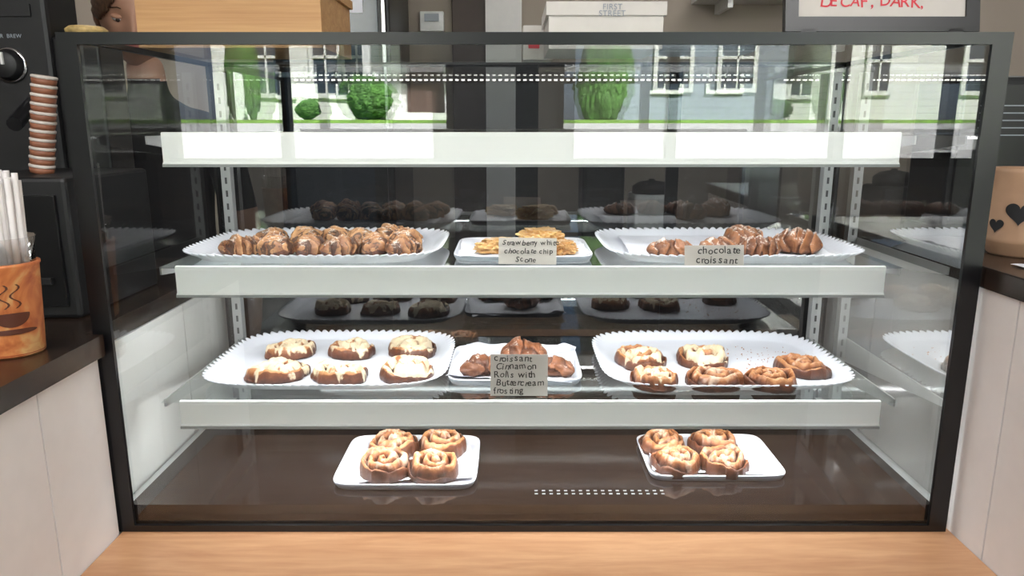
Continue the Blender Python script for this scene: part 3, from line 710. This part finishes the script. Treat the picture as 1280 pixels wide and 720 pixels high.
# ------------------------------------------------------------------ barista
pn=empty('barista_woman')
PX, PY = -0.850, 1.80
def skinned(name, joints, edges, mats, parent, root=0, sub=2, assign=None):
    me=bpy.data.meshes.new(name); me.from_pydata([j[0] for j in joints],edges,[]); me.update()
    o=bpy.data.objects.new(name+'_tmp',me); COL.objects.link(o)
    o.modifiers.new('s','SKIN')
    for i,j in enumerate(joints):
        r=j[1]; me.skin_vertices[0].data[i].radius=(r,r) if not isinstance(r,tuple) else r
        me.skin_vertices[0].data[i].use_root=(i==root)
    sb=o.modifiers.new('u','SUBSURF'); sb.levels=sub; sb.render_levels=sub
    dg=bpy.context.evaluated_depsgraph_get(); ev=o.evaluated_get(dg); m2=bpy.data.meshes.new_from_object(ev)
    bpy.data.objects.remove(o)
    m2.materials.clear()
    for m in mats: m2.materials.append(m)
    for p in m2.polygons:
        p.use_smooth=True
        if assign: p.material_index=assign(p.center)
    r=bpy.data.objects.new(name,m2); return link(r,parent)
J=[((PX,PY,0.98),(0.15,0.11)),((PX,PY,1.12),(0.125,0.095)),((PX,PY,1.26),(0.145,0.10)),((PX,PY,1.38),(0.12,0.085)),((PX,PY,1.46),0.046),((PX,PY-0.01,1.56),0.042)]
E=[(0,1),(1,2),(2,3),(3,4),(4,5)]
for sgn in (-1,1):
    b=len(J)
    J+=[((PX+sgn*0.155,PY,1.38),0.052),((PX+sgn*0.20,PY+0.01,1.13),0.042),((PX+sgn*0.215,PY-0.05,0.93),0.028),((PX+sgn*0.21,PY-0.06,0.88),0.026)]
    E+=[(3,b),(b,b+1),(b+1,b+2),(b+2,b+3)]
    b=len(J)
    J+=[((PX+sgn*0.09,PY,0.90),0.085),((PX+sgn*0.10,PY-0.01,0.50),0.058),((PX+sgn*0.10,PY+0.02,0.09),0.042),((PX+sgn*0.105,PY-0.12,0.035),0.036)]
    E+=[(0,b),(b,b+1),(b+1,b+2),(b+2,b+3)]
def asg(c):
    if abs(c.x-PX)>0.15 and c.z<1.20 and c.z>0.86: return 1
    if c.z>1.50 and abs(c.x-PX)<0.065: return 1
    if c.z<0.08: return 3
    if c.z<0.93: return 2
    return 0
skinned('body',J,E,[M['shirt'],M['skin'],M['jeans'],M['blackp']],pn,0,3,asg)
for sgn in (-1,1):
    hx,hy,hz=PX+sgn*0.21,PY-0.062,0.875
    JJ=[((hx,hy,hz),0.022),((hx,hy-0.005,hz-0.045),(0.016,0.034))]; EE=[(0,1)]
    skinned('palm',JJ,EE,[M['skin']],pn)
    for f,(dy,L) in enumerate([(-0.030,0.068),(-0.010,0.076),(0.010,0.072),(0.028,0.058)]):
        skinned('finger_%d'%(f+1),[((hx,hy+dy*0.8,hz-0.05),0.009),((hx-sgn*0.002,hy+dy,hz-0.065-L*0.3),0.0088),((hx-sgn*0.010,hy+dy,hz-0.065-L*0.65),0.008),((hx-sgn*0.022,hy+dy,hz-0.065-L*0.9),0.0068)],[(0,1),(1,2),(2,3)],[M['skin']],pn)
    skinned('thumb',[((hx,hy-0.02,hz-0.02),0.011),((hx-sgn*0.008,hy-0.045,hz-0.045),0.010),((hx-sgn*0.014,hy-0.052,hz-0.078),0.008)],[(0,1),(1,2)],[M['skin']],pn)
hd=empty('head'); hd.parent=pn; hd.location=(PX,PY-0.03,1.645); hd.rotation_euler=(math.radians(18),math.radians(4),math.radians(24))
bm=bmesh.new(); bmesh.ops.create_uvsphere(bm,u_segments=96,v_segments=72,radius=1)
for v in bm.verts:
    c=v.co.copy(); 
    nar=1-0.30*max(0,-c.z)**1.3
    x=c.x*0.076*nar; y=c.y*0.096*(1-0.10*max(0,-c.z)); z=c.z*0.118
    f=0.0
    if c.y<0:
        f+=0.018*math.exp(-(c.x/0.16)**2-((c.z+0.20)/0.14)**2)+0.009*math.exp(-(c.x/0.11)**2-((c.z+0.02)/0.2)**2)
        f-=0.009*(math.exp(-((abs(c.x)-0.40)/0.20)**2-((c.z-0.03)/0.13)**2))
        f+=0.006*math.exp(-(c.x/0.28)**2-((c.z+0.48)/0.10)**2)
        f+=0.009*math.exp(-(c.x/0.30)**2-((c.z+0.82)/0.16)**2)
    v.co=Vector((x,y-f,z))
me=bpy.data.meshes.new('face'); bm.to_mesh(me); bm.free(); me.materials.append(M['skin'])
for p in me.polygons: p.use_smooth=True
link(bpy.data.objects.new('face',me),hd)
def ball(name,loc,sx,sy,sz,m,par,seg=24):
    bm=bmesh.new(); bmesh.ops.create_uvsphere(bm,u_segments=seg,v_segments=seg//2,radius=1)
    for v in bm.verts: v.co=Vector((v.co.x*sx,v.co.y*sy,v.co.z*sz))
    me=bpy.data.meshes.new(name); bm.to_mesh(me); bm.free(); me.materials.append(m)
    for p in me.polygons: p.use_smooth=True
    o=bpy.data.objects.new(name,me); o.location=loc; return link(o,par)
for sg in (-1,1):
    ball('eye',(sg*0.030,-0.076,0.000),0.012,0.0095,0.0060,M['eyew'],hd)
    ball('iris',(sg*0.030,-0.0848,-0.002),0.0045,0.002,0.0040,M['iris'],hd)
    ball('eyelid',(sg*0.030,-0.0760,0.0040),0.0142,0.0115,0.0060,M['skin'],hd)
    tube('eyebrow',[(sg*0.016,-0.088,0.021),(sg*0.030,-0.086,0.0245),(sg*0.045,-0.075,0.020)],0.0014,M['hair'],hd)
    ball('ear',(sg*0.075,0.005,-0.008),0.010,0.018,0.030,M['skin'],hd)
ball('upper_lip',(0,-0.0905,-0.053),0.021,0.006,0.0042,M['lip'],hd); ball('lower_lip',(0,-0.0895,-0.061),0.018,0.006,0.005,M['lip'],hd)
bm=bmesh.new(); bmesh.ops.create_uvsphere(bm,u_segments=128,v_segments=96,radius=1)
rm=[]
for v in bm.verts:
    c=v.co.copy()
    hl=0.42-1.1*max(0,abs(c.x)-0.30)
    if (c.y<-0.10 and c.z<hl) or c.z<-0.62 or (c.y<0.10 and c.z<-0.12): rm.append(v)
    st=0.0014*math.sin(math.atan2(c.x,c.z)*46)
    v.co=Vector((c.x*(0.085+st),c.y*0.108,c.z*(0.127+st)+0.002))
bmesh.ops.delete(bm,geom=rm,context='VERTS')
me=bpy.data.meshes.new('hair'); bm.to_mesh(me); bm.free(); me.materials.append(M['hair'])
for p in me.polygons: p.use_smooth=True
ho=bpy.data.objects.new('hair',me); link(ho,hd); md=ho.modifiers.new('t','SOLIDIFY'); md.thickness=0.006
ball('hair_bun',(0,0.115,0.05),0.04,0.035,0.04,M['hair'],hd)

# ------------------------------------------------------------------ camera
cd=bpy.data.cameras.new('camera'); cd.sensor_width=36; cd.lens=930/1280*36; cd.clip_start=0.02; cd.clip_end=200
co=bpy.data.objects.new('camera',cd); co.location=(0,0,CAMZ); co.rotation_euler=(math.radians(90-12.4),0,0); link(co)
scene.camera=co
